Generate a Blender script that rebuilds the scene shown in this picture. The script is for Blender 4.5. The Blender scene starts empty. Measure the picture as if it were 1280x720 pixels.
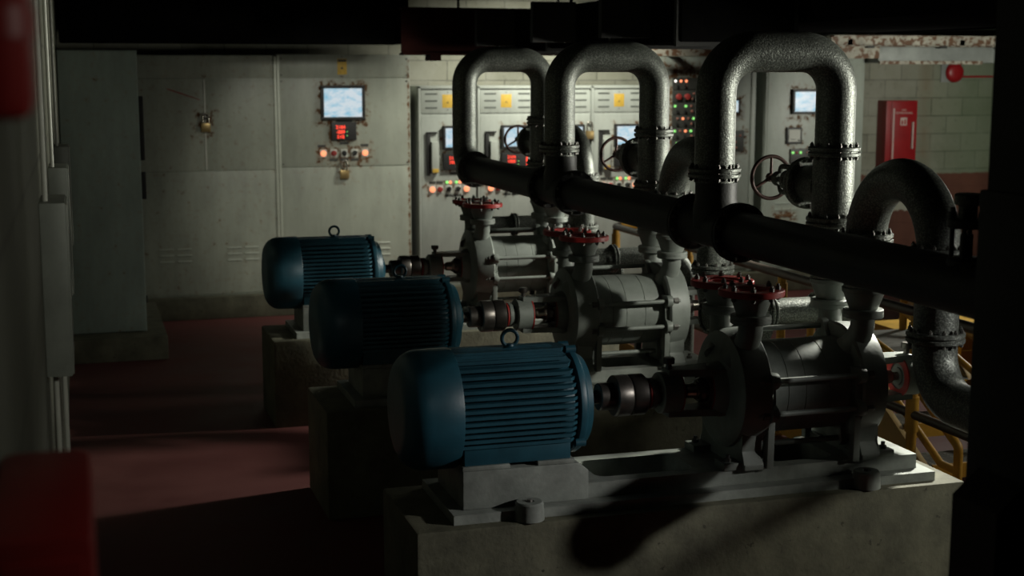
import bpy, bmesh, math, random
from mathutils import Vector, Matrix
random.seed(7)
SC = bpy.context.scene
COL = SC.collection
PI = math.pi
R = math.radians

# ------------------------------------------------------------------ materials
def nt(name):
    m = bpy.data.materials.new(name); m.use_nodes = True
    t = m.node_tree
    return m, t, t.nodes['Principled BSDF']
def N(t, typ, **kw):
    n = t.nodes.new(typ)
    for k, v in kw.items(): setattr(n, k, v)
    return n
def mth(t, op, a, b=None, c=None):
    n = N(t, 'ShaderNodeMath', operation=op)
    for i, v in enumerate((a, b, c)):
        if v is None: continue
        if isinstance(v, (int, float)): n.inputs[i].default_value = v
        else: t.links.new(v, n.inputs[i])
    return n.outputs[0]
def noise(t, vec, scale, detail=4, rough=.55):
    n = N(t, 'ShaderNodeTexNoise'); n.inputs['Scale'].default_value = scale
    n.inputs['Detail'].default_value = detail; n.inputs['Roughness'].default_value = rough
    t.links.new(vec, n.inputs['Vector']); return n.outputs['Fac']
def remap(t, v, a, b, c=0., d=1.):
    n = N(t, 'ShaderNodeMapRange'); t.links.new(v, n.inputs[0])
    for i, x in enumerate((a, b, c, d)): n.inputs[i + 1].default_value = x
    return n.outputs[0]
def mixc(t, f, a, b):
    n = N(t, 'ShaderNodeMix', data_type='RGBA')
    for i, v in ((0, f), (6, a), (7, b)):
        if isinstance(v, (int, float)): n.inputs[i].default_value = v
        elif isinstance(v, tuple): n.inputs[i].default_value = (*v, 1)
        else: t.links.new(v, n.inputs[i])
    return n.outputs[2]
def bump(t, bs, h, strength, dist=.01):
    b = N(t, 'ShaderNodeBump'); b.inputs['Strength'].default_value = strength; b.inputs['Distance'].default_value = dist
    t.links.new(h, b.inputs['Height']); t.links.new(b.outputs[0], bs.inputs['Normal'])

def paint(name, base, rough=.5, metal=0., var=.25, scale=6., worn=None, wth=.66, bmp=0., bscale=120, speck=0., spec=.5, stretch=None):
    """painted or bare surface with mottling, optional worn patches, speckle and fine bump"""
    m, t, bs = nt(name)
    tc = N(t, 'ShaderNodeTexCoord').outputs['Object']
    if stretch:
        mp = N(t, 'ShaderNodeMapping'); mp.inputs['Scale'].default_value = stretch
        t.links.new(tc, mp.inputs[0]); tcs = mp.outputs[0]
    else: tcs = tc
    n1 = noise(t, tcs, scale, 6, .6)
    dark = tuple(c * (1 - var) for c in base); light = tuple(min(1, c * (1 + var)) for c in base)
    col = mixc(t, remap(t, n1, .3, .7), dark, light)
    if speck:
        n3 = noise(t, tc, bscale * 1.1, 2, .5)
        col = mixc(t, remap(t, n3, .46, .66, 0, speck), col, tuple(min(1, c * 2.6) for c in base))
    if worn:
        n2 = noise(t, tc, scale * 3.1, 8, .65)
        col = mixc(t, remap(t, n2, wth, wth + .03), col, worn)
    t.links.new(col, bs.inputs['Base Color'])
    bs.inputs['Roughness'].default_value = rough; bs.inputs['Metallic'].default_value = metal
    bs.inputs['Specular IOR Level'].default_value = spec
    if bmp: bump(t, bs, noise(t, tc, bscale, 3, .6), bmp, .004)
    return m

def glow(name, col, strength):
    m, t, bs = nt(name)
    bs.inputs['Base Color'].default_value = (*[c * .3 for c in col], 1)
    bs.inputs['Emission Color'].default_value = (*col, 1); bs.inputs['Emission Strength'].default_value = strength
    return m

def cabinet(name, rects, base=(.37, .395, .325), spots=.735):
    """grey enamel with water marks; rust blooms round the openings given as (cx, cz, hw, hh, spread) in the cabinet's own space"""
    m, t, bs = nt(name)
    tc = N(t, 'ShaderNodeTexCoord').outputs['Object']
    sx = N(t, 'ShaderNodeSeparateXYZ'); t.links.new(tc, sx.inputs[0]); X, Z = sx.outputs[0], sx.outputs[2]
    mp = N(t, 'ShaderNodeMapping'); mp.inputs['Scale'].default_value = (1.8, 1.8, .55); t.links.new(tc, mp.inputs[0])
    n1 = noise(t, mp.outputs[0], 2.6, 7, .62)
    col = mixc(t, remap(t, n1, .32, .7), tuple(c * .78 for c in base), tuple(c * 1.12 for c in base))
    nf = noise(t, tc, 17, 8, .66)
    tot = None
    for (cx, cz, hw, hh, sp) in rects:
        dx = mth(t, 'SUBTRACT', mth(t, 'ABSOLUTE', mth(t, 'SUBTRACT', X, cx)), hw)
        up = mth(t, 'SUBTRACT', mth(t, 'SUBTRACT', Z, cz), hh)
        dn = mth(t, 'MULTIPLY', mth(t, 'SUBTRACT', mth(t, 'SUBTRACT', cz, Z), hh), .6)
        d = mth(t, 'MAXIMUM', dx, mth(t, 'MAXIMUM', up, dn))
        w = remap(t, d, 0, sp, 1, 0)
        tot = w if tot is None else mth(t, 'MAXIMUM', tot, w)
    lvl = nf if tot is None else mth(t, 'ADD', nf, mth(t, 'MULTIPLY', tot, .22))
    rust = remap(t, lvl, spots - .01, spots + .05)
    halo = remap(t, lvl, spots - .14, spots + .03, 0, .38)
    rc = mixc(t, noise(t, tc, 30, 4), (.075, .032, .012), (.17, .082, .03))
    col = mixc(t, halo, col, (.24, .17, .10)); col = mixc(t, rust, col, rc)
    t.links.new(col, bs.inputs['Base Color'])
    t.links.new(remap(t, rust, 0, 1, .42, .85), bs.inputs['Roughness'])
    bump(t, bs, n1, .06, .02)
    return m

M = {}
M['pipe'] = paint('cast_pipe', (.105, .114, .10), .4, .4, .3, 5, (.035, .037, .033), .70, .6, 120, .9)
M['pipe_shade'] = paint('shaded_header_pipe', (.03, .031, .029), .55, .1, .25, 5, None, .7, .3, 90, .15)  # darker copy of the pipe colour, carrying the header's unlit side
M['pump'] = paint('pump_grey_paint', (.20, .222, .20), .48, .05, .2, 7, (.09, .05, .035), .715, .16, 60)
M['frame'] = paint('bedplate_grey', (.25, .27, .245), .5, .1, .28, 9, (.30, .07, .05), .745, .3, 45)
M['motor'] = paint('motor_blue', (.014, .075, .108), .42, 0, .2, 8, None, .7, .1, 70)
M['steel'] = paint('oiled_steel', (.12, .11, .10), .38, .85, .25, 12, (.10, .045, .02), .7, .1, 60)
M['shaft'] = paint('bright_shaft', (.45, .42, .36), .3, .9, .25, 14)
M['bolt'] = paint('bolt_steel', (.11, .107, .095), .5, .2, .3, 30)
M['red'] = paint('red_flange_enamel', (.34, .022, .02), .42, 0, .25, 16, (.24, .25, .23), .64, .15, 80)
M['redline'] = paint('red_sealing_paint', (.33, .03, .025), .5, 0, .3, 12)
M['wheel'] = paint('worn_handwheel', (.10, .05, .042), .5, .2, .4, 20, (.2, .16, .13), .68)
M['black'] = paint('black_paint', (.018, .018, .017), .5, 0, .3, 8)
M['iron'] = paint('dark_structural_steel', (.03, .03, .028), .6, .1, .3, 4)
M['shade_black'] = paint('shade_black_steel', (.008, .008, .008), .9, 0, .3, 4, spec=0.)  # overhead shade put into the colour: near black, no sheen
M['duct'] = paint('dark_red_duct', (.03, .008, .006), .8, 0, .4, 3, spec=.1)
M['yellow'] = paint('yellow_safety_paint', (.62, .33, .045), .45, 0, .18, 6, (.26, .13, .03), .72)
M['tan'] = paint('dusty_yellow_paint', (.55, .38, .16), .55, 0, .2, 5, (.3, .17, .06), .7)
M['rail'] = paint('shaded_rail', (.07, .055, .045), .38, .25, .3, 8)  # shadow side of the rails put into their base colour
M['grate'] = paint('galvanised_grating', (.4, .4, .37), .5, .4, .3, 12)
M['crate'] = paint('yellow_box_paint', (.55, .33, .05), .6, 0, .2, 6, (.25, .13, .03), .7)
M['brass'] = paint('brass', (.50, .36, .16), .35, .8, .2, 12)
M['bezel'] = paint('dark_bezel', (.025, .025, .024), .5, 0, .2, 10)
M['plate'] = paint('dark_label_plate', (.05, .052, .045), .5, 0, .2, 10)
M['white'] = paint('white_switch_plate', (.55, .56, .5), .5, 0, .1, 10)
M['slot'] = paint('slot_shadow', (.10, .11, .095), .6, 0, .2, 10)
M['sign'] = paint('yellow_warning_plate', (.62, .40, .06), .5, 0, .12, 30, (.55, .5, .33), .68)
M['firered'] = paint('fire_red', (.30, .012, .014), .38, 0, .12, 6)
M['near_red'] = paint('foreground_red', (.28, .018, .015), .4, 0, .15, 6, (.3, .16, .13), .68)
M['lettering'] = paint('pale_lettering', (.6, .5, .45), .6, 0, .05, 6)
M['greylight'] = paint('pale_strip', (.5, .53, .44), .4, .1, .12, 6)
M['condmetal'] = paint('conduit_metal', (.62, .63, .55), .4, .1, .12, 6)
M['boxgrey'] = paint('wall_box_grey', (.27, .29, .25), .45, .1, .2, 6)
M['flaky'] = paint('flaking_white_paint', (.40, .38, .31), .6, 0, .4, 4, (.14, .07, .035), .50, .3, 40)
M['greyduct'] = paint('grey_trunking', (.24, .26, .24), .5, .1, .25, 4, (.22, .11, .05), .66)
M['concrete'] = paint('plinth_concrete', (.125, .122, .082), .8, 0, .38, 6, (.06, .057, .038), .64, .6, 46)
M['ceil'] = paint('dark_ceiling', (.02, .02, .019), .9, 0, .2, 3)
M['led_red'] = glow('lit_red_digits', (1, .06, .03), 2.2)
M['led_orange'] = glow('lit_orange_lamp', (1, .30, .14), 1.5)
M['led_green'] = glow('lit_green_lamp', (.35, 1, .25), .9)
M['led_white'] = glow('lit_white_lamp', (1, .95, .85), 1.6)
M['dull_lamp'] = paint('unlit_lamp', (.30, .13, .10), .3, 0, .1, 10)
M['red_button'] = paint('red_button', (.33, .04, .035), .35, 0, .1, 10)

def screen_mat():
    m, t, bs = nt('lit_monitor_picture')
    tc = N(t, 'ShaderNodeTexCoord').outputs['Object']
    mp = N(t, 'ShaderNodeMapping'); mp.inputs['Scale'].default_value = (12, 12, 22); t.links.new(tc, mp.inputs[0])
    n1 = noise(t, mp.outputs[0], 1.1, 5, .6)
    c = mixc(t, remap(t, n1, .34, .56), (.30, .62, .80), (.74, .84, .90))
    t.links.new(c, bs.inputs['Emission Color']); bs.inputs['Emission Strength'].default_value = .78
    bs.inputs['Base Color'].default_value = (.05, .06, .07, 1); bs.inputs['Roughness'].default_value = .25
    return m
M['screen'] = screen_mat()

def floor_mat():
    m, t, bs = nt('red_painted_floor')
    tc = N(t, 'ShaderNodeTexCoord').outputs['Object']
    n1 = noise(t, tc, 1.4, 7, .6); n2 = noise(t, tc, 14, 6, .7)
    c = mixc(t, remap(t, n1, .3, .7), (.085, .018, .016), (.125, .032, .027))
    c = mixc(t, remap(t, n2, .62, .75, 0, .5), c, (.10, .055, .042))
    t.links.new(c, bs.inputs['Base Color']); t.links.new(remap(t, n1, .3, .7, .6, .85), bs.inputs['Roughness'])
    bump(t, bs, n2, .1, .005); return m
M['floor'] = floor_mat()

def block_mat():
    """painted concrete blocks; a brown-red dado up to 1.22 m with a bare patch; green-tinted towards the right end"""
    m, t, bs = nt('painted_block_wall')
    tc = N(t, 'ShaderNodeTexCoord').outputs['Object']
    sx = N(t, 'ShaderNodeSeparateXYZ'); t.links.new(tc, sx.inputs[0]); X, Z = sx.outputs[0], sx.outputs[2]
    cb = N(t, 'ShaderNodeCombineXYZ'); t.links.new(X, cb.inputs[0]); t.links.new(Z, cb.inputs[1])
    b = N(t, 'ShaderNodeTexBrick'); t.links.new(cb.outputs[0], b.inputs['Vector'])
    b.inputs['Scale'].default_value = 1; b.inputs['Brick Width'].default_value = .42; b.inputs['Row Height'].default_value = .21
    b.inputs['Mortar Size'].default_value = .007; b.inputs['Mortar Smooth'].default_value = .3
    b.inputs['Color1'].default_value = (.27, .27, .20, 1); b.inputs['Color2'].default_value = (.17, .172, .125, 1); b.inputs['Mortar'].default_value = (.07, .07, .05, 1)
    n1 = noise(t, tc, 2.3, 8, .66); n2 = noise(t, tc, 16, 5, .6)
    c = mixc(t, remap(t, n1, .35, .7, 0, .8), b.outputs['Color'], (.34, .34, .28))
    c = mixc(t, remap(t, n2, .6, .75, 0, .6), c, (.11, .11, .085))
    gr = mth(t, 'MULTIPLY', remap(t, X, 9.3, 10.2), .55)
    c = mixc(t, gr, c, (.095, .16, .075))
    st = remap(t, mth(t, 'ABSOLUTE', mth(t, 'SUBTRACT', X, 9.57)), 0, .13, .55, 0)
    c = mixc(t, mth(t, 'MULTIPLY', st, remap(t, n1, .35, .6)), c, (.17, .085, .03))
    edge = mth(t, 'ADD', Z, mth(t, 'MULTIPLY', n2, .05))
    dado = remap(t, edge, 1.225, 1.245, 1, 0)
    dc = mixc(t, remap(t, n1, .3, .7), (.085, .030, .018), (.14, .052, .03))
    px = mth(t, 'SUBTRACT', X, 9.32); pz = mth(t, 'SUBTRACT', Z, .83)
    rr = mth(t, 'SQRT', mth(t, 'ADD', mth(t, 'MULTIPLY', mth(t, 'MULTIPLY', px, px), .55), mth(t, 'MULTIPLY', mth(t, 'MULTIPLY', pz, pz), 2.2)))
    chip = remap(t, mth(t, 'ADD', rr, mth(t, 'MULTIPLY', noise(t, tc, 9, 3), .22)), .195, .205, 1, 0)
    dc = mixc(t, chip, dc, (.36, .36, .29))
    c = mixc(t, dado, c, dc)
    t.links.new(c, bs.inputs['Base Color']); bs.inputs['Roughness'].default_value = .75
    h = mth(t, 'ADD', mth(t, 'MULTIPLY', b.outputs['Fac'], -1), mth(t, 'MULTIPLY', n2, .25))
    bump(t, bs, h, .5, .012); return m
M['block'] = block_mat()

def panelwall_mat():
    m, t, bs = nt('cast_concrete_wall')
    tc = N(t, 'ShaderNodeTexCoord').outputs['Object']
    sx = N(t, 'ShaderNodeSeparateXYZ'); t.links.new(tc, sx.inputs[0])
    cb = N(t, 'ShaderNodeCombineXYZ'); t.links.new(sx.outputs[1], cb.inputs[0]); t.links.new(sx.outputs[2], cb.inputs[1])
    b = N(t, 'ShaderNodeTexBrick'); t.links.new(cb.outputs[0], b.inputs['Vector'])
    b.inputs['Scale'].default_value = 1; b.inputs['Brick Width'].default_value = 1.3; b.inputs['Row Height'].default_value = .42
    b.inputs['Mortar Size'].default_value = .008
    b.inputs['Color1'].default_value = (.17, .175, .135, 1); b.inputs['Color2'].default_value = (.15, .155, .12, 1); b.inputs['Mortar'].default_value = (.10, .10, .08, 1)
    n1 = noise(t, tc, 3, 7, .62)
    c = mixc(t, remap(t, n1, .35, .7, 0, .7), b.outputs['Color'], (.14, .145, .11))
    t.links.new(c, bs.inputs['Base Color']); bs.inputs['Roughness'].default_value = .8
    bump(t, bs, mth(t, 'ADD', mth(t, 'MULTIPLY', b.outputs['Fac'], -1), n1), .3, .01); return m
M['cast'] = panelwall_mat()

# ------------------------------------------------------------------ mesh helpers (world coordinates)
def axes(d):
    d = Vector(d).normalized()
    u = Vector((0, 0, 1)) if abs(d.z) < .9 else Vector((1, 0, 0))
    a = d.cross(u).normalized(); b = d.cross(a).normalized()
    return d, a, b
class MB:
    def __init__(s): s.bm = bmesh.new()
    def box(s, x0, x1, y0, y1, z0, z1, bev=0.):
        r = bmesh.ops.create_cube(s.bm, size=1)
        for v in r['verts']: v.co = Vector(((x0 + x1) / 2 + v.co.x * (x1 - x0), (y0 + y1) / 2 + v.co.y * (y1 - y0), (z0 + z1) / 2 + v.co.z * (z1 - z0)))
        if bev:
            es = list({e for v in r['verts'] for e in v.link_edges})
            bmesh.ops.bevel(s.bm, geom=es, offset=bev, segments=2, affect='EDGES', profile=.6)
        return s
    def lathe(s, o, d, prof, seg=40):
        o = Vector(o); d, a, b = axes(d); rings = []
        for t, r in prof:
            c = o + d * t
            if r < 1e-6: rings.append([s.bm.verts.new(c)])
            else: rings.append([s.bm.verts.new(c + (a * math.cos(2 * PI * i / seg) + b * math.sin(2 * PI * i / seg)) * r) for i in range(seg)])
        for p, q in zip(rings, rings[1:]):
            if len(p) == 1 and len(q) == 1: continue
            for i in range(seg):
                j = (i + 1) % seg
                if len(p) == 1: f = (p[0], q[i], q[j])
                elif len(q) == 1: f = (p[i], q[0], p[j])
                else: f = (p[i], q[i], q[j], p[j])
                s.bm.faces.new(f)
        return s
    def cyl(s, p0, p1, r0, r1=None, seg=32):
        r1 = r0 if r1 is None else r1
        p0, p1 = Vector(p0), Vector(p1); L = (p1 - p0).length
        return s.lathe(p0, p1 - p0, [(0, 0), (0, r0), (L, r1), (L, 0)], seg)
    def disc(s, c, d, r, h, seg=40, bev=.003, hole=0):
        prof = [(-h / 2, hole), (-h / 2, r - bev), (-h / 2 + bev, r), (h / 2 - bev, r), (h / 2, r - bev), (h / 2, hole)]
        if hole: prof.append(prof[0])
        return s.lathe(c, d, prof, seg)
    def tube(s, pts, r, seg=32, caps=True):
        pts = [Vector(p) for p in pts]; n = len(pts); rings = []
        if isinstance(r, (int, float)): r = [r] * n
        d0 = (pts[1] - pts[0]).normalized(); _, a, b = axes(d0); prev = d0
        for i, p in enumerate(pts):
            d = (pts[min(i + 1, n - 1)] - pts[max(i - 1, 0)]).normalized()
            q = prev.rotation_difference(d); a = q @ a; b = q @ b; prev = d
            rings.append([s.bm.verts.new(p + (a * math.cos(2 * PI * k / seg) + b * math.sin(2 * PI * k / seg)) * r[i]) for k in range(seg)])
        for p, q in zip(rings, rings[1:]):
            for k in range(seg): s.bm.faces.new((p[k], q[k], q[(k + 1) % seg], p[(k + 1) % seg]))
        if caps:
            s.bm.faces.new(rings[0]); s.bm.faces.new(rings[-1])
        return s
    def torus(s, c, d, R_, r, seg=40, rs=14):
        c = Vector(c); d, a, b = axes(d); rings = []
        for i in range(seg):
            w = 2 * PI * i / seg; e = a * math.cos(w) + b * math.sin(w)
            rings.append([s.bm.verts.new(c + e * (R_ + r * math.cos(2 * PI * k / rs)) + d * r * math.sin(2 * PI * k / rs)) for k in range(rs)])
        for i in range(seg):
            p, q = rings[i], rings[(i + 1) % seg]
            for k in range(rs): s.bm.faces.new((p[k], q[k], q[(k + 1) % rs], p[(k + 1) % rs]))
        return s
    def prism(s, poly, plane, a, b, bev=0.):
        def P(u, v, w): return {'XY': (u, v, w), 'XZ': (u, w, v), 'YZ': (w, u, v)}[plane]
        lo = [s.bm.verts.new(P(u, v, a)) for u, v in poly]; hi = [s.bm.verts.new(P(u, v, b)) for u, v in poly]
        fs = [s.bm.faces.new(lo), s.bm.faces.new(hi)]
        n = len(poly)
        for i in range(n): fs.append(s.bm.faces.new((lo[i], lo[(i + 1) % n], hi[(i + 1) % n], hi[i])))
        if bev:
            es = list({e for f in fs for e in f.edges})
            bmesh.ops.bevel(s.bm, geom=es, offset=bev, segments=2, affect='EDGES', profile=.6)
        return s
    def plate_hole(s, outer, holes, z0, z1):
        """horizontal plate (XY polygons) with holes"""
        bm = s.bm; loops = []; edges = []
        for lp in [outer] + holes:
            vs = [bm.verts.new((x, y, z1)) for x, y in lp]; loops.append(vs)
            for i in range(len(vs)): edges.append(bm.edges.new((vs[i], vs[(i + 1) % len(vs)])))
        g = bmesh.ops.triangle_fill(bm, use_beauty=True, use_dissolve=False, edges=edges)
        fs = [f for f in g['geom'] if isinstance(f, bmesh.types.BMFace)]
        ex = bmesh.ops.extrude_face_region(bm, geom=fs)
        for v in ex['geom']:
            if isinstance(v, bmesh.types.BMVert): v.co.z = z0
        return s
    def mesh(s, name, off=(0, 0, 0), ang=35):
        bmesh.ops.recalc_face_normals(s.bm, faces=s.bm.faces)
        me = bpy.data.meshes.new(name)
        bmesh.ops.translate(s.bm, verts=s.bm.verts, vec=-Vector(off))
        s.bm.to_mesh(me); s.bm.free()
        for p in me.polygons: p.use_smooth = True
        me.set_sharp_from_angle(angle=R(ang))
        return me

def rrect(x0, x1, y0, y1, r, n=6):
    pts = []
    for cx, cy, a in ((x1 - r, y1 - r, 0), (x0 + r, y1 - r, 90), (x0 + r, y0 + r, 180), (x1 - r, y0 + r, 270)):
        for k in range(n + 1):
            w = R(a + 90 * k / n); pts.append((cx + r * math.cos(w), cy + r * math.sin(w)))
    return pts
def fillet(pts, rad, n=12):
    pts = [Vector(p) for p in pts]; out = [pts[0]]
    for i in range(1, len(pts) - 1):
        p = pts[i]; a = (pts[i - 1] - p).normalized(); b = (pts[i + 1] - p).normalized()
        th = a.angle(b); t = rad / math.tan(th / 2)
        c = p + (a + b).normalized() * (rad / math.sin(th / 2))
        s_, e_ = p + a * t - c, p + b * t - c
        q = s_.rotation_difference(e_)
        for k in range(n + 1):
            from_q = q.copy(); ax, an = q.to_axis_angle()
            out.append(c + Matrix.Rotation(an * k / n, 3, ax) @ s_)
    out.append(pts[-1]); return out

# ------------------------------------------------------------------ object helpers
def put(o, parent=None):
    COL.objects.link(o)
    if parent is not None: o.parent = parent
    return o
def tag(o, label, cat, group=None):
    o['label'] = label; o['category'] = cat
    if group: o['group'] = group
    return o
def rootloc(o):
    while o.parent is not None: o = o.parent
    return o.location
def thing(name, label, cat, loc, group=None):
    o = bpy.data.objects.new(name, None); o.empty_display_size = .05; o.location = loc
    put(o); return tag(o, label, cat, group)
def part(name, mb, mat, parent, label=None, ang=35):
    me = mb.mesh(name, rootloc(parent), ang); me.materials.append(M[mat] if isinstance(mat, str) else mat)
    o = put(bpy.data.objects.new(name, me), parent)
    if label: o['label'] = label
    return o
def solo(name, mb, mat, loc, label, cat, group=None, ang=35):
    me = mb.mesh(name, loc, ang); me.materials.append(M[mat] if isinstance(mat, str) else mat)
    o = put(bpy.data.objects.new(name, me)); o.location = loc
    return tag(o, label, cat, group)
def struct(name, mb, mat, label=None):
    me = mb.mesh(name); me.materials.append(M[mat]); o = put(bpy.data.objects.new(name, me)); o['kind'] = 'structure'
    if label: o['label'] = label
    return o
def kids(o): return [c for c in bpy.data.objects if c.parent is o]
def copy_tree(o, parent=None, childmap=None):
    if childmap is None:
        childmap = {}
        for c in bpy.data.objects:
            if c.parent is not None: childmap.setdefault(c.parent.name, []).append(c)
    c = o.copy(); COL.objects.link(c); c.parent = parent
    for ch in childmap.get(o.name, []): copy_tree(ch, c, childmap)
    return c
_bolts = {}
def bolt_mesh(rad, half, mat='bolt'):
    k = (round(rad, 4), round(half, 4), mat)
    if k not in _bolts:
        b = MB()
        k_ = rad * .55
        b.lathe((0, 0, 0), (0, 0, 1), [(-half - rad * 1.7, 0), (-half - rad * 1.7, k_), (-half - rad * 1.4, k_), (-half - rad * 1.4, rad), (-half, rad), (-half, k_),
                                       (half, k_), (half, rad), (half + rad * 1.3, rad), (half + rad * 1.5, k_), (half + rad * 2.1, k_), (half + rad * 2.1, 0)], 6)
        me = b.mesh('bolt'); me.materials.append(M[mat]); _bolts[k] = me
    return _bolts[k]
def bolt_ring(flange, c, d, r, n, rad, half, mat='bolt', ph=.5):
    me = bolt_mesh(rad, half, mat); d, a, b = axes(d); rl = rootloc(flange)
    rot = d.to_track_quat('Z', 'Y')
    for i in range(n):
        w = 2 * PI * (i + ph) / n
        o = bpy.data.objects.new('bolt', me); o.rotation_mode = 'QUATERNION'; o.rotation_quaternion = rot
        o.location = Vector(c) + (a * math.cos(w) + b * math.sin(w)) * r - rl
        put(o, flange)
def pair_flange(parent, c, d, r=.117, n=12, name='flange', mat='pipe', th=.019, gap=.006, bolt=.0085):
    """two mating flange discs with a gasket slit and a ring of bolts"""
    d = Vector(d).normalized(); c = Vector(c); g = gap / 2
    mb = MB().lathe(c, d, [(-g - th, .07), (-g - th, r - .004), (-g - th + .004, r), (-g - .003, r), (-g, r - .003), (-g, r - .012), (g, r - .012), (g, r - .003), (g + .003, r), (g + th - .004, r), (g + th, r - .004), (g + th, .07)], 44)
    f = part(name, mb, mat, parent)
    bolt_ring(f, c, d, r - .0145, n, bolt, g + th)
    return f
def text_mesh(name, body, size, mat, parent, loc, align='CENTER'):
    cu = bpy.data.curves.new(name, 'FONT'); cu.body = body; cu.size = size; cu.align_x = align; cu.extrude = .0008
    tmp = bpy.data.objects.new('tmp_text', cu); COL.objects.link(tmp)
    bpy.context.view_layer.update()
    me = bpy.data.meshes.new_from_object(tmp.evaluated_get(bpy.context.evaluated_depsgraph_get()))
    bpy.data.objects.remove(tmp); bpy.data.curves.remove(cu)
    me.transform(Matrix.Rotation(PI / 2, 4, 'X')); me.transform(Matrix.Translation(Vector(loc) - rootloc(parent)))
    me.materials.clear(); me.materials.append(M[mat]); me.name = name
    return put(bpy.data.objects.new(name, me), parent)

DY = 2.11          # spacing of the three pump sets
YC = 5.60          # axis of the nearest pump set
ZC = 1.02
WHICH = ['nearest', 'middle', 'farthest']
def spread(root, labels, group):
    """the nearest one is built; copy it to the other two pump sets"""
    root['label'] = labels[0]; root['group'] = group; out = [root]
    for k in (1, 2):
        c = copy_tree(root); c.location = root.location + Vector((0, DY * k, 0)); c['label'] = labels[k]; out.append(c)
    return out

# ------------------------------------------------------------------ room shell
struct('floor', MB().box(-.6, 13, -1, 15.2, -.3, 0), 'floor', 'red painted concrete floor')
struct('wall_back', MB().box(-.6, 13, 14.7, 15.0, 0, 3.6), 'block', 'painted block wall with a brown-red dado')
struct('wall_left', MB().box(-.5, -.127, -1, 14.7, 0, 3.6), 'cast', 'grey cast wall along the left side')
struct('ceiling', MB().box(-.6, 13, -1, 15.0, 3.6, 3.8), 'ceil')

# ------------------------------------------------------------------ concrete plinths
def plinth():
    return MB().box(1.22, 3.72, 5.27, 5.93, 0, .60, .014)
P0 = solo('concrete_plinth', plinth(), 'concrete', (2.47, 5.6, 0), '', 'plinth')
spread(P0, ['stained concrete plinth carrying the nearest pump, cut off by the bottom of the picture',
            'concrete plinth under the middle blue motor', 'concrete plinth under the farthest blue motor'], 'pump plinths')

# ------------------------------------------------------------------ bedplates
def bedplate():
    t = thing('bedplate', '', 'bedplate', (2.47, YC, .60))
    b = MB().plate_hole([(1.385, 5.325), (3.60, 5.325), (3.60, 5.875), (1.385, 5.875)],
                        [rrect(2.05, 2.50, 5.47, 5.73, .05), rrect(2.86, 3.18, 5.47, 5.73, .05)], .60, .64)
    part('foot_flange', b, 'frame', t)
    outer = [(1.93, 5.40), (3.55, 5.40), (3.55, 5.80), (1.93, 5.80)]
    b = MB().plate_hole(outer, [rrect(2.05, 2.50, 5.47, 5.73, .05), rrect(2.86, 3.18, 5.47, 5.73, .05)], .64, .705)
    part('deck', b, 'frame', t)
    b = MB().prism([(1.44, .64), (1.98, .64), (1.98, .765), (1.935, .80), (1.44, .80)], 'XZ', 5.385, 5.815, .006)
    part('motor_pedestal', b, 'frame', t)
    for x in (1.44, 1.76):
        for y0, y1 in ((5.39, 5.50), (5.70, 5.81)):
            part('packing_pad', MB().box(x, x + (.20 if x < 1.5 else .16), y0, y1, .80, .818, .003), 'frame', t)
    for x in (1.70, 3.25):
        for y in (5.318, 5.882):
            lug = part('anchor_lug', MB().lathe((x, y, .602), (0, 0, 1), [(0, 0), (0, .062), (.068, .058), (.075, .052), (.075, .02), (.07, .02), (.07, 0)]), 'frame', t)
            part('anchor_bolt', MB().cyl((x, y, .67), (x, y, .684), .014, .012, 6), 'bolt', lug)
    return t
spread(bedplate(), ['grey cast bedplate with slotted deck under the nearest pump and motor', 'grey bedplate under the middle pump and motor',
                    'grey bedplate under the farthest pump and motor'], 'pump bedplates')

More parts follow.
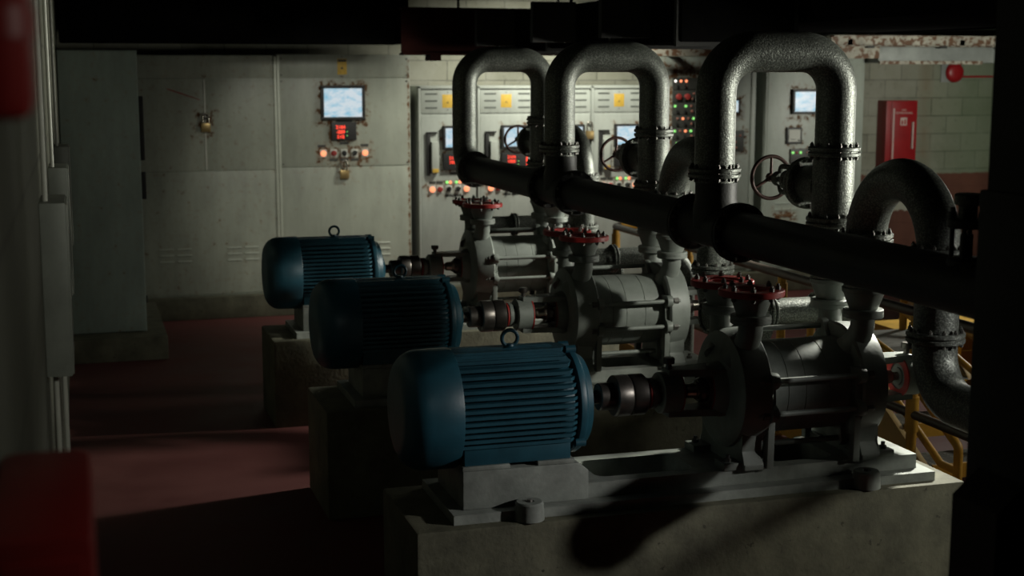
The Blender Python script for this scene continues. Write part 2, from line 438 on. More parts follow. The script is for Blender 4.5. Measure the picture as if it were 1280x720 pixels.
# ------------------------------------------------------------------ motors
def motor():
    t = thing('electric_motor', '', 'motor', (1.70, YC, .818))
    prof = [(1.21, 0), (1.21, .135)] + [(1.31 - .10 * math.cos(R(a)), .15 + .10 * math.sin(R(a))) for a in range(10, 91, 10)] + [(1.437, .252), (1.442, .249), (1.442, .236), (1.43, .236)]
    part('fan_cover', MB().lathe((0, YC, ZC), (1, 0, 0), prof, 56), 'motor', t)
    b = MB().lathe((0, YC, ZC), (1, 0, 0), [(1.42, 0), (1.42, .213), (1.90, .213), (1.945, .20), (1.945, 0)], 56)
    k = -6
    while k <= 9:
        dz = k * .0255 + .003; e = .243
        if abs(dz) < e - .01:
            w0 = math.sqrt(e * e - dz * dz); er = .205
            w1 = math.sqrt(max(er * er - dz * dz, .0009))
            z = ZC + dz
            pl = [(1.435, YC - w0), (1.865, YC - w0), (1.905, YC - w0 * .985), (1.94, YC - w1), (1.94, YC + w1), (1.905, YC + w0 * .985), (1.865, YC + w0), (1.435, YC + w0)]
            b.prism(pl, 'XY', z - .0068, z + .0068)
        k += 1
    for j in range(-4, 5):
        y = YC + j * .026; w = math.sqrt(.243 ** 2 - (j * .026) ** 2)
        b.prism([(1.435, ZC), (1.435, ZC + w), (1.87, ZC + w), (1.91, ZC + w * .97), (1.938, ZC + .19), (1.938, ZC)], 'XZ', y - .0045, y + .0045)
    part('finned_body', b, 'motor', t)
    b = MB().box(1.45, 1.905, YC - .20, YC + .20, .818, .905, .004)
    b.prism([(1.455, .90), (1.90, .90), (1.90, .94), (1.455, .94)], 'XZ', YC - .192, YC + .192, .003)
    part('foot', b, 'motor', t)
    b = MB().lathe((0, YC, ZC), (1, 0, 0), [(1.93, .17), (1.938, .218), (1.946, .224), (1.966, .224), (1.975, .219), (1.982, .205), (2.01, .19), (2.03, .12), (2.05, .07), (2.05, 0)], 56)
    for a in (78, 102, -38, 218):
        c = Vector((1.952, YC - math.cos(R(a)) * .232, ZC + math.sin(R(a)) * .232))
        b.cyl(c - Vector((.022, 0, 0)), c + Vector((.022, 0, 0)), .017, .017, 16)
    part('end_shield', b, 'motor', t)
    b = MB().torus((1.702, YC, 1.300), (0, 1, 0), .034, .0085, 36, 12)
    b.lathe((1.702, YC, 1.24), (0, 0, 1), [(0, 0), (0, .03), (.022, .03), (.026, .018), (.036, .016), (.036, 0)], 24)
    part('lifting_eye', b, 'motor', t)
    part('shaft', MB().cyl((2.04, YC, ZC), (2.11, YC, ZC), .03), 'steel', t)
    return t
spread(motor(), ['blue finned electric motor lit from the right, nearest of the three', 'dark blue finned motor half hidden in shadow, middle of the three',
                 'blue finned motor standing in front of the grey cabinets, farthest of the three'], 'blue pump motors')

# ------------------------------------------------------------------ couplings
def coupling():
    t = thing('shaft_coupling', '', 'coupling', (2.21, YC, ZC))
    part('motor_hub', MB().lathe((0, YC, ZC), (1, 0, 0), [(2.095, 0), (2.095, .056), (2.10, .06), (2.165, .06), (2.165, 0)]), 'steel', t)
    part('coupling_disc', MB().lathe((0, YC, ZC), (1, 0, 0), [(2.163, 0), (2.163, .084), (2.169, .09), (2.228, .09), (2.234, .086), (2.234, 0)], 48), 'steel', t)
    part('coupling_disc', MB().lathe((0, YC, ZC), (1, 0, 0), [(2.238, 0), (2.238, .086), (2.244, .09), (2.300, .09), (2.306, .084), (2.306, 0)], 48), 'steel', t)
    part('pump_hub', MB().lathe((0, YC, ZC), (1, 0, 0), [(2.225, 0), (2.225, .05), (2.326, .05), (2.326, 0)]), 'steel', t)
    return t
spread(coupling(), ['steel disc coupling beside the nearest blue motor', 'steel disc coupling between the middle motor and its pump',
                    'steel disc coupling beside the farthest blue motor'], 'shaft couplings')

# ------------------------------------------------------------------ pumps
XM = 3.015
PX = (2.74, 3.285)
ROD = [(17, .258), (-16, .258), (163, .258), (196, .258), (112, .258), (-68, .258)]
def pump():
    t = thing('liquid_ring_pump', '', 'pump', (XM, YC, .705))
    part('barrel', MB().lathe((0, YC, ZC), (1, 0, 0), [(2.77, 0), (2.77, .205)] + [q for s in (2.90, 2.985, 3.10) for q in ((s - .003, .205), (s, .2025), (s + .003, .205))] + [(3.26, .205), (3.26, 0)], 64), 'pump', t)
    for sgn in (-1, 1):
        f = lambda x: XM + sgn * (XM - x)           # the left-hand shape and its mirror image
        O = (XM, YC, ZC); D = (-sgn * -1, 0, 0)
        pr = [(2.60, 0), (2.60, .095), (2.625, .115), (2.66, .125), (2.66, .232), (2.672, .256), (2.70, .264), (2.79, .27), (2.80, .26), (2.80, .15)]
        D = (sgn, 0, 0)
        b = MB().lathe(O, D, [(-(XM - x) * -1, r) for x, r in pr] if False else [((XM - x), r) for x, r in pr], 64)
        h = part('end_head', b, 'pump', t)
        # saddle foot under the head
        poly = [(YC - .235, .73), (YC - .235, .705), (YC + .235, .705), (YC + .235, .73), (YC + .20, .78), (YC + .21, .92), (YC - .21, .92), (YC - .20, .78)]
        part('saddle_foot', MB().prism(poly, 'YZ', min(f(2.685), f(2.775)), max(f(2.685), f(2.775)), .006), 'pump', t)
        part('foot_pad', MB().box(min(f(2.60), f(2.80)), max(f(2.60), f(2.80)), YC - .21, YC - .11, .705, .737, .004), 'pump', t)
        part('foot_pad', MB().box(min(f(2.60), f(2.80)), max(f(2.60), f(2.80)), YC + .11, YC + .21, .705, .737, .004), 'pump', t)
        for y in (-.17, .17):
            part('foot_bolt', MB().lathe((f(2.635), YC + y, .735), (0, 0, 1), [(0, 0), (0, .016), (.016, .016), (.018, .009), (.032, .009), (.032, 0)], 6), 'bolt', t)
            # bracket leg beside the tie-rod lugs
            yy = YC + (1 if y > 0 else -1) * .215
            part('bracket_leg', MB().prism([(yy - .02, .705), (yy + .02, .705), (yy + .026, 1.0), (yy + .02, 1.09), (yy - .02, 1.09), (yy - .026, 1.0)], 'YZ', min(f(2.79), f(2.822)), max(f(2.79), f(2.822)), .004), 'pump', t)
        for a, r in ROD:
            e = Vector((0, -math.cos(R(a)), math.sin(R(a)))); n = Vector((0, math.sin(R(a)), math.cos(R(a))))
            c = Vector((f(2.805), YC, ZC))
            b = MB(); pts = []
            for rr, w in ((.19, .05), (.245, .036)): pts.append((rr, w))
            ring = [(pts[0][0], -pts[0][1]), (pts[1][0], -pts[1][1])] + [(r + .034 * math.cos(R(q)), .034 * math.sin(R(q))) for q in range(-80, 81, 20)] + [(pts[1][0], pts[1][1]), (pts[0][0], pts[0][1])]
            poly = [((e * u + n * v).y + YC, (e * u + n * v).z + ZC) for u, v in ring]
            b.prism(poly, 'YZ', c.x - .017, c.x + .017, .003)
            part('rod_lug', b, 'pump', t)
        # bearing bracket
        b = MB().lathe(O, D, [((XM - x), r) for x, r in [(2.325, 0), (2.325, .062), (2.332, .068), (2.352, .068), (2.352, .052), (2.372, .052), (2.372, .084), (2.378, .09), (2.462, .092), (2.462, .04), (2.47, .04), (2.47, 0)]], 48)
        h = part('bearing_housing', b, 'pump', t)
        part('sealing_ring', MB().lathe(O, D, [((XM - x), r) for x, r in [(2.461, .06), (2.461, .0935), (2.468, .0935), (2.468, .06)]], 48), 'redline', h, 'red painted ring on the bearing housing')
        part('sealing_ring', MB().lathe(O, D, [((XM - x), r) for x, r in [(2.318, .035), (2.318, .0695), (2.325, .0695), (2.325, .035)]], 48), 'redline', h, 'red painted ring on the bearing housing')
        x0, x1 = min(f(2.42), f(2.67)), max(f(2.42), f(2.67))
        for z0, z1, wa in ((ZC + .074, ZC + .104, .03), (ZC - .104, ZC - .074, .03)):
            poly = [(f(2.41), YC - .045), (f(2.50), YC - .045), (f(2.67), YC - .09), (f(2.67), YC + .09), (f(2.50), YC + .045), (f(2.41), YC + .045)]
            part('bracket_arm', MB().prism(poly, 'XY', z0, z1, .005), 'pump', t)
        part('grease_cup', MB().lathe((f(2.425), YC, ZC + .085), (0, 0, 1), [(0, 0), (0, .016), (.03, .013), (.042, .013), (.042, .024), (.047, .026), (.066, .026), (.07, .022), (.07, 0)], 20), 'steel', h)
        b = MB().lathe(O, D, [((XM - x), r) for x, r in [(2.44, 0), (2.44, .02), (2.495, .02), (2.505, .03), (2.545, .034), (2.55, .04), (2.565, .04), (2.565, .022), (2.61, .022), (2.61, 0)]], 32)
        part('shaft', b, 'shaft', t)
        g = part('gland', MB().lathe(O, D, [((XM - x), r) for x, r in [(2.56, .022), (2.56, .048), (2.572, .056), (2.585, .056), (2.585, .05), (2.605, .05)]], 36), 'steel', t)
        part('gland_ring', MB().lathe(O, D, [((XM - x), r) for x, r in [(2.600, .06), (2.600, .098), (2.607, .099), (2.607, .06)]], 40), 'redline', t, 'red painted ring round the gland')
        bolt_ring(g, (f(2.603), YC, ZC), (1, 0, 0), .082, 6, .008, .006)
    for a, r in ROD:
        y = YC - math.cos(R(a)) * r; z = ZC + math.sin(R(a)) * r
        rd = part('tie_rod', MB().cyl((2.735, y, z), (3.295, y, z), .0125, None, 20), 'pump', t)
        for x in (2.766, 3.264):
            part('rod_nut', MB().lathe((x, y, z), (1, 0, 0), [(-.011, 0), (-.011, .022), (.018 if x > 3 else .018, .022), (.018, 0)], 6), 'bolt', rd)
    # four ports; red open flanges on the left-hand pair
    for px in PX:
        for sy in (-1, 1):
            y = YC + sy * .145
            sgn = -1 if px < XM else 1
            pts = [(px - .03, y - sy * .075, 1.16), (px - .016, y - sy * .045, 1.20), (px - .006, y - sy * .018, 1.245), (px, y - sy * .003, 1.29), (px, y, 1.345)]
            b = MB().tube(pts, [.078, .062, .055, .053, .053], 32)
            b.lathe((px, y, 0), (0, 0, 1), [(1.333, .05), (1.333, .084), (1.337, .088), (1.352, .088), (1.3525, .085), (1.3545, .085), (1.355, .088), (1.368, .088), (1.372, .084), (1.372, .05)], 44)
            if px < XM:
                b.lathe((px, y, 0), (0, 0, 1), [(1.37, .05), (1.37, .062), (1.455, .093), (1.457, .05)], 44)
            else:
                b.lathe((px, y, 0), (0, 0, 1), [(1.37, .05), (1.37, .062), (1.44, .088), (1.448, .095), (1.466, .096), (1.470, .09), (1.470, .05)], 44)
            p = part('port', b, 'pump', t)
            if px < XM:
                fl = MB().lathe((px, y, 1.471), (0, 0, 1), [(-.016, .06), (-.016, .138), (-.013, .142), (.008, .142), (.012, .139), (.012, .082), (.004, .078), (.004, .06), (-.016, .06)], 52)
                f_ = part('port_flange', fl, 'red', t, 'red open flange with bolts')
                part('bore_lining', MB().lathe((px, y, 1.45), (0, 0, 1), [(0, 0), (0, .07), (.026, .079)], 36), 'pump', f_)
                bolt_ring(f_, (px, y, 1.469), (0, 0, 1), .112, 8, .0115, .0135)
    return t
spread(pump(), ['grey liquid-ring pump on the nearest plinth, its left end in black shadow', 'grey liquid-ring pump in the middle with a round shadow across its barrel',
                'grey liquid-ring pump farthest away in front of the control cabinets'], 'grey pumps')

# ------------------------------------------------------------------ header pipe and overhead loops
HX, HZ = 2.70, 1.72
LX, RX = 2.69, 3.28
RP = .089
t = thing('header_pipe', 'thick black header pipe running slanting across the whole picture above the pumps', 'pipe', (HX, 6.0, HZ))
part('pipe_run', MB().tube([(HX, 3.42, HZ), (HX, 9.70, HZ)], .092, 44), 'pipe_shade', t)
for k in (0, 1):
    y = YC + .145 + DY * k
    part('tee_branch', MB().lathe((HX, y, HZ), (0, 0, 1), [(0, 0), (0, .10), (.10, .10), (.125, .092), (.20, .092), (.20, 0)], 40), 'pipe_shade', t)
    for dy in (-.24, .24): pair_flange(t, (HX, y + dy, HZ), (0, 1, 0), .128, 12, mat='pipe_shade')

def loop(k):
    y = YC + .145 + DY * k
    lab = ['tall inverted-U pipe loop over the nearest pump, largest of the three',
           'tall inverted-U pipe loop over the middle pump', 'inverted-U pipe loop over the farthest pump, bending into the end of the black header'][k]
    t = thing('pipe_loop', lab, 'pipe loop', (LX, y, HZ), 'overhead pipe loops')
    if k < 2: pts = [(LX, y, HZ + .20), (LX, y, 2.488), (RX, y, 2.488), (RX, y, 1.471)]
    else: pts = [(LX, y - .25, HZ), (LX, y, HZ), (LX, y, 2.488), (RX, y, 2.488), (RX, y, 1.471)]
    part('pipe_run', MB().tube(fillet(pts, .175, 14), RP, 44), 'pipe', t)
    if k < 2: pair_flange(t, (LX, y, 1.962), (0, 0, 1))
    else: pair_flange(t, (LX, y - .255, HZ), (0, 1, 0), .128)
    pair_flange(t, (RX, y, 2.045), (0, 0, 1)); pair_flange(t, (RX, y, 1.728), (0, 0, 1))
    return t
for k in range(3): loop(k)

# ------------------------------------------------------------------ gate valves on the right-hand legs
def valve():
    y = YC + .145; z = 1.885
    t = thing('gate_valve', '', 'valve', (RX, y, z))
    part('valve_body', MB().lathe((RX, y, z), (0, 0, 1), [(-.135, .07), (-.135, .09), (-.11, .094), (.11, .094), (.135, .09), (.135, .07)], 40).lathe((RX, y, z), (0, 1, 0), [(.05, 0), (.05, .086), (.205, .086), (.205, 0)], 36), 'pipe', t)
    f = pair_flange(t, (RX, y + .23, z), (0, 1, 0), .122, 10, 'bonnet_flange', 'pipe', .02, .005, .011)
    part('bonnet', MB().lathe((RX, y, z), (0, 1, 0), [(.25, .09), (.275, .088), (.315, .062), (.34, .042), (.40, .038), (.405, .05), (.425, .05), (.425, 0)], 36), 'pipe', t)
    for dz in (-.062, .062):
        b = MB().tube(fillet([(RX, y + .26, z + dz), (RX, y + .50, z + dz), (RX, y + .52, z + dz * .3)], .02, 5), .0125, 14)
        part('yoke_arm', b, 'pipe', t)
    part('yoke_bush', MB().lathe((RX, y, z), (0, 1, 0), [(.495, 0), (.495, .03), (.505, .036), (.535, .036), (.545, .026), (.545, 0)], 28), 'pipe', t)
    part('stem', MB().cyl((RX, y + .42, z), (RX, y + .635, z), .0125, None, 16), 'steel', t)
    wy = y + .605
    b = MB().torus((RX, wy, z), (0, 1, 0), .104, .0095, 48, 12)
    b.lathe((RX, wy - .015, z), (0, 1, 0), [(0, 0), (0, .022), (.03, .022), (.03, 0)], 20)
    for a in (90, 210, 330):
        e = Vector((math.cos(R(a)), 0, math.sin(R(a))))
        b.cyl(Vector((RX, wy, z)) + e * .015, Vector((RX, wy, z)) + e * .10, .008, .0065, 10)
    part('handwheel', b, 'wheel', t, 'round reddish handwheel')
    return t
spread(valve(), ['gate valve with a round handwheel on the right leg of the nearest pipe loop', 'gate valve with dark handwheel on the middle pipe loop, before a lit screen',
                 'small gate valve with handwheel on the farthest pipe loop'], 'gate valves')

# ------------------------------------------------------------------ low return bends beside the pumps
def ubend():
    yf, yn = YC - .145, 4.90; x = PX[1]
    t = thing('return_bend', '', 'pipe bend', (x, yf, 1.471))
    rb = (yf - yn) / 2; ym = (yf + yn) / 2
    pts = [(x, yf, 1.471), (x, yf, 1.68)] + [(x, ym + rb * math.cos(R(a)), 1.68 + rb * math.sin(R(a))) for a in range(8, 180, 8)] + [(x, yn, 1.68)]
    pts += fillet([(x, yn, 1.6), (x, yn, 1.10), (x, yn - .50, 1.10)], .19, 12)
    part('pipe_run', MB().tube(pts, RP, 44), 'pipe', t)
    for c in ((x, yf, 1.685), (x, yn, 1.685), (x, yn, 1.345)): pair_flange(t, c, (0, 0, 1))
    pair_flange(t, (x, yn - .48, 1.10), (0, 1, 0))
    part('blank_end', MB().disc((x, yn - .511, 1.10), (0, 1, 0), .10, .02), 'pipe', t)
    return t
spread(ubend(), ['dark rounded return bend rising at the right between the header and the black column', 'rounded return bend standing behind the left leg of the nearest pipe loop',
                 'rounded return bend standing behind the left leg of the middle pipe loop'], 'return bends')

# ------------------------------------------------------------------ rear cross pipes
def rear_pipe():
    y = 6.16; z = 1.245
    t = thing('rear_pipe', '', 'pipe', (3.68, y, 0))
    part('pipe_run', MB().tube(fillet([(2.86, y, z), (3.68, y, z), (3.68, y, .03)], .16, 10), .066, 36), 'pipe', t)
    for x in (2.87, 3.19, 3.45): pair_flange(t, (x, y, z), (1, 0, 0), .088, 10, th=.014, bolt=.007)
    part('base_plate', MB().disc((3.68, y, .018), (0, 0, 1), .12, .034), 'pipe', t)
    part('support_foot', MB().box(2.93, 2.99, y - .03, y + .03, 0, z - .05).box(2.88, 3.04, y - .08, y + .08, 0, .02), 'iron', t)
    return t
spread(rear_pipe(), ['grey cross pipe with bolted flanges behind the nearest pump, bending down at its right end', 'pale grey cross pipe with a flange behind the middle pump',
                     'cross pipe behind the farthest pump'], 'rear cross pipes')

# ------------------------------------------------------------------ handrail
RLX = 4.43
t = thing('handrail', 'yellow-posted handrail with dark rails running behind the pumps', 'handrail', (RLX, 8.8, 0))
part('top_rail', MB().tube(fillet([(5.3, 11.50, 1.08), (RLX, 11.50, 1.08), (RLX, 4.0, 1.08)], .09, 6), .029, 18), 'rail', t, 'top rail coloured dark brown for its shadow side')
part('mid_rail', MB().tube([(RLX, 11.50, .50), (RLX, 4.0, .50)], .026, 18), 'rail', t, 'middle rail coloured dark brown for its shadow side')
part('lit_rail_cover', MB().tube([(5.28, 11.50, 1.08), (4.50, 11.50, 1.08)], .034, 18), 'yellow', t)  # lit stretch of the rail, painted yellow over the dark tube
part('toe_board', MB().box(RLX - .006, RLX + .006, 4.2, 11.5, .01, .11), 'yellow', t)
for y in (11.42, 9.89, 8.38, 6.80, 5.25):
    p = part('post', MB().cyl((RLX, y, 0), (RLX, y, 1.06), .029, None, 18), 'yellow', t)
    part('post_sleeve', MB().cyl((RLX, y, .40), (RLX, y, .60), .037, None, 18), 'yellow', p)
    part('post_sleeve', MB().cyl((RLX, y, .88), (RLX, y, 1.02), .037, None, 18), 'yellow', p)
    part('base_plate', MB().box(RLX - .06, RLX + .06, y - .06, y + .06, 0, .012), 'yellow', p)

# ------------------------------------------------------------------ yellow stair beyond the rail
t = thing('steel_stair', 'short yellow steel stair with grating treads beyond the handrail', 'stair', (4.97, 7.4, 0))
for x in (4.62, 5.32):
    part('stringer', MB().prism([(6.66, 0), (6.98, 0), (8.02, .50), (8.02, .66), (7.82, .66)], 'YZ', x - .02, x + .02, .004), 'tan', t)
for k in range(3):
    y = 6.90 + k * .30; z = .16 + k * .17
    tr = part('tread', MB().box(4.64, 5.30, y - .02, y, z - .085, z), 'yellow', t)
    b = MB()
    for i in range(9): b.box(4.64, 5.30, y + .002 + i * .03, y + .008 + i * .03, z - .03, z)
    for i in range(7): b.box(4.66 + i * .10, 4.667 + i * .10, y, y + .25, z - .026, z - .003)
    part('grating', b, 'grate', tr)
part('landing', MB().box(4.60, 5.34, 7.80, 8.35, .63, .67), 'grate', t)
for x in (4.62, 5.32):
    part('stair_rail', MB().tube(fillet([(x, 6.62, .0), (x, 6.62, .34), (x, 7.30, .72), (x, 8.32, .95), (x, 8.32, 0)], .05, 6), .026, 16), 'yellow', t)
    part('stair_rail', MB().tube(fillet([(x, 6.62, .2), (x, 6.78, .2), (x, 7.25, .46), (x, 8.32, .80)], .04, 6), .022, 16), 'yellow', t)
t = thing('guard_post', 'thin yellow guard post with a sloping brace far behind the near return bend', 'post', (7.0, 10.75, 0))
part('post', MB().tube([(7.0, 10.75, 0), (7.0, 10.75, 1.32)], .022, 14), 'yellow', t)
part('brace', MB().tube([(7.0, 10.77, .36), (7.0, 11.6, .78), (7.0, 11.6, 0)], .028, 14), 'tan', t)

# yellow crates on the floor beyond the rail
def crate(loc, s, lab, rz=0.):
    x, y = loc
    t = thing('yellow_crate', lab, 'crate', (x, y, 0), 'yellow crates')
    b = MB().box(x - s / 2, x + s / 2, y - s / 2, y + s / 2, 0, s * .95, .01)
    part('box_body', b, 'crate', t)
    part('lid', MB().box(x - s / 2 - .008, x + s / 2 + .008, y - s / 2 - .008, y + s / 2 + .008, s * .95, s * 1.02, .005), 'crate', t)
    part('batten', MB().box(x - s / 2 - .012, x + s / 2 + .012, y - s / 2 - .014, y - s / 2, s * .42, s * .52), 'crate', t)
    t.rotation_euler.z = rz
crate((6.23, 9.68), .42, 'yellow crate on the red floor left of the near return bend')
crate((6.85, 9.75), .42, 'yellow crate mostly hidden behind the lower flange of the near return bend')

# ------------------------------------------------------------------ switchgear along the back wall
FY = 14.10
struct('trim_1', MB().box(.55, 8.75, 14.02, 14.7, 0, .22, .01), 'concrete', 'low concrete plinth under the cabinets')
struct('trim_2', MB().box(-.127, .675, 12.13, 14.02, 0, .20, .01), 'concrete', 'low concrete plinth under the left-hand cabinet')

def led(parent, x, z, mat, r=.010, y=FY, name='indicator_lamp'):
    b = MB().lathe((x, y, z), (0, -1, 0), [(0, 0), (0, r * 1.15), (.006, r * 1.15), (.006, r), (.012, r * .8), (.016, 0)], 18)
    return part(name, b, mat, parent)
def button(parent, x, z, cap, kind='lamp', y=FY):
    pl = part('switch_plate', MB().box(x - .034, x + .034, y - .008, y, z - .04, z + .04, .003), 'white', parent)
    if kind == 'lamp':
        part('lamp_cap', MB().lathe((x, y - .008, z), (0, -1, 0), [(0, 0), (0, .028), (.012, .028), (.016, .022), (.026, .018), (.028, 0)], 24), cap, pl)
    else:
        b = MB().lathe((x, y - .008, z), (0, -1, 0), [(0, 0), (0, .026), (.012, .024), (.012, 0)], 24)
        a = R(35 if kind == 'sel2' else 90)
        e = Vector((math.cos(a), 0, math.sin(a))) * .027; n = Vector((-math.sin(a), 0, math.cos(a))) * .008
        c = Vector((x, y - .008, z)); q = [c + e + n, c - e + n, c - e - n, c + e - n]
        b.prism([(v.x, v.z) for v in q], 'XZ', y - .045, y - .018, .002)
        part('selector_knob', b, 'black', pl)
    return pl
def nameplate(parent, x, z, w=.08, y=FY): return part('name_plate', MB().box(x - w / 2, x + w / 2, y - .005, y, z - .014, z + .014, .002), 'plate', parent)
def monitor(parent, x0, x1, z0, z1, y=FY, b=.03):
    fr = MB(); d = .05
    fr.box(x0, x1, y - d, y, z0, z0 + b, .004); fr.box(x0, x1, y - d, y, z1 - b, z1, .004)
    fr.box(x0, x0 + b, y - d, y, z0 + b, z1 - b, .004); fr.box(x1 - b, x1, y - d, y, z0 + b, z1 - b, .004)
    o = part('monitor', fr, 'bezel', parent)
    part('screen', MB().box(x0 + b - .002, x1 - b + .002, y - d + .012, y - .003, z0 + b - .002, z1 - b + .002), 'screen', o)
    return o
def meter(parent, x0, x1, z0, z1, lines, bar=None, y=FY):
    o = part('digital_meter', MB().box(x0, x1, y - .045, y, z0, z1, .006), 'bezel', parent)
    h = (z1 - z0) * .235; w = x1 - x0
    for i, s in enumerate(lines):
        text_mesh('red_digits', s, h * 1.15, 'led_red', o, (x0 + w * .36, y - .0465, z1 - (z1 - z0) * .16 - h * (i * 1.12 + .9)))
    for i in range(3): led(o, x0 + w * .62, z0 + (z1 - z0) * (.25 + .22 * i), 'led_green' if i < 2 else 'dull_lamp', .004, y - .045)
    if bar: part('red_bar', MB().box(x1 - .022, x1 - .012, y - .048, y - .044, z0 + .03, z1 - .03), 'led_red', o)
    return o
def warning(parent, x0, x1, z0, z1, y=FY, big=True):
    o = part('warning_plate', MB().box(x0, x1, y - .005, y, z0, z1, .002), 'sign', parent)
    if big: part('black_band', MB().box(x0 + .006, x1 - .006, y - .0075, y - .004, z1 - .03, z1 - .008), 'plate', o)
    c = (x0 + x1) / 2; m = z0 + (z1 - z0) * .42; s = (x1 - x0) * (.16 if big else .09)
    part('triangle_symbol', MB().prism([(c - s, m - s * .7), (c + s, m - s * .7), (c, m + s)], 'XZ', y - .0075, y - .004), 'plate', o)
    for z in (z0 - .02, z1 + .02): part('rivet', MB().cyl((c, y, z), (c, y - .006, z), .006, None, 10), 'bolt', o)
    return o
def padlock(x, z, lab, y=FY):
    t = thing('padlock', lab, 'padlock', (x, y - .02, z), 'brass padlocks')
    part('lock_body', MB().box(x - .044, x + .044, y - .042, y - .010, z - .075, z + .012, .007), 'brass', t)
    part('shackle', MB().tube([(x - .029, y - .026, z + .005)] + [(x + .029 * math.cos(R(a)), y - .026, z + .075 + .029 * math.sin(R(a))) for a in range(180, -1, -20)] + [(x + .029, y - .026, z + .005)], .009, 12), 'shaft', t)
def louvre(parent, x0, z0, w=.135, n=3, gap=.06, y=FY, name='louvre'):
    for i in range(n):
        z = z0 + i * gap
        b = MB().prism([(y + .001, z), (y - .012, z - .004), (y - .001, z + .016)], 'YZ', x0, x0 + w)
        part(name, b, 'cabpaint', parent)
M['cabpaint'] = cabinet('cabinet_enamel_plain', [])

def hull(parent, x0, x1, z0, z1, mat, y0=FY, y1=14.698, name='carcass'):
    return part(name, MB().box(x0, x1, y0 + .004, y1, z0, z1, .006), mat, parent)
def panel(parent, x0, x1, z0, z1, mat, y=FY, name='door_panel', th=.016):
    return part(name, MB().box(x0, x1, y - .004, y + th, z0, z1, .004), mat, parent)

# A: the cabinet standing forward at the far left
t = thing('switchgear_cabinet', 'plain blue-grey steel cabinet standing forward at the left, next to the wall boxes', 'cabinet', (.2, 12.40, .20))
mA = cabinet('cabinet_enamel_left', [], (.27, .325, .285), .67)
part('carcass', MB().box(-.12, .52, 12.41, 14.02, .20, 2.58, .006), mA, t)
part('front_panel', MB().box(-.115, .512, 12.395, 12.412, .21, 2.572, .004), mA, t)
for z0, z1 in ((1.66, 2.20), (1.33, 1.56)):
    h = part('door_handle', MB().prism([(12.45, z0), (12.52, z0), (12.52, z1), (12.45, z1)], 'YZ', .52, .56, .008), 'black', t, 'black bar handle')
part('hinge_block', MB().box(.52, .535, 12.46, 12.50, .44, .50, .003), 'black', t)

# B and C: two tall double cabinets
t = thing('switchgear_cabinet', 'tall rusty grey cabinet with a padlocked double door, right of the forward cabinet', 'cabinet', (1.23, FY, .22))
mB = cabinet('cabinet_enamel_doors', [(-.02, 1.72, .015, .02, .14), (.66, 1.2, .0, 1.0, .02)], spots=.655)
hull(t, .55, 1.904, .22, 2.56, mB)
panel(t, .56, 1.885, 2.345, 2.55, mB, name='top_panel')
panel(t, .56, 1.203, 1.452, 2.335, mB); panel(t, 1.213, 1.885, 1.452, 2.335, mB)
panel(t, .56, 1.885, .24, 1.442, mB, name='lower_panel')
part('rust_scratch', MB().prism([(.86, 2.245), (.95, 2.215), (1.16, 2.14), (1.17, 2.13), (.95, 2.203), (.86, 2.235)], 'XZ', FY - .0052, FY - .0038), 'redline', t, 'thin rusty scratch')
part('door_joint', MB().box(1.200, 1.216, FY - .009, FY + .005, 1.46, 2.33, .002), 'condmetal', t, 'pale strip between the doors')
for x in (.735, .905, 1.385, 1.555): louvre(t, x, .57)
part('corner_strip', MB().box(1.878, 1.904, FY - .014, FY + .002, .24, 2.55, .004), 'greylight', t)
part('hasp', MB().box(1.185, 1.235, FY - .012, FY, 1.945, 1.975, .003), 'steel', t)
padlock(1.21, 1.90, 'brass padlock hanging on the double door right of the forward cabinet')

t = thing('switchgear_cabinet', 'tall rusty grey cabinet with one large blue screen and a row of switches', 'cabinet', (2.57, FY, .22))
mC = cabinet('cabinet_enamel_screen', [(-.02, 1.88, .22, .17, .10), (-.015, 1.60, .125, .09, .06), (-.01, 1.37, .25, .05, .10), (-.01, 1.22, .03, .03, .10), (.65, 1.2, .005, 1.1, .02)], spots=.70)
hull(t, 1.907, 3.24, .22, 2.57, mC)
panel(t, 1.925, 3.23, 2.345, 2.56, mC, name='top_panel'); panel(t, 1.925, 3.23, 1.472, 2.335, mC); panel(t, 1.925, 3.23, .24, 1.462, mC, name='lower_panel')
part('corner_strip', MB().box(1.907, 1.933, FY - .014, FY + .002, .24, 2.56, .004), 'greylight', t)
for x in (1.95, 3.205):
    for z in (2.53, 2.37, 2.31, 1.50): part('panel_screw', MB().cyl((x, FY - .003, z), (x, FY - .010, z), .008, None, 12), 'bolt', t)
monitor(t, 2.33, 2.77, 1.93, 2.27); meter(t, 2.43, 2.68, 1.73, 1.91, ['2184', '-089', '510'])
warning(t, 2.505, 2.60, 2.375, 2.53)
for x, k, c in ((2.35, 'lamp', 'led_orange'), (2.455, 'lamp', 'red_button'), (2.56, 'sel', ''), (2.665, 'sel2', ''), (2.77, 'lamp', 'led_orange')): button(t, x, 1.60, c, k)
for x, z in ((2.335, 1.672), (2.765, 1.676), (2.45, 1.535), (2.56, 1.535), (2.665, 1.535)): nameplate(t, x, z)
nameplate(t, 2.56, 1.70, .09); nameplate(t, 2.565, 1.92, .16)
for x in (2.72, 2.88): louvre(t, x, .57)
padlock(2.555, 1.42, 'brass padlock hanging below the switches of the large-screen cabinet')

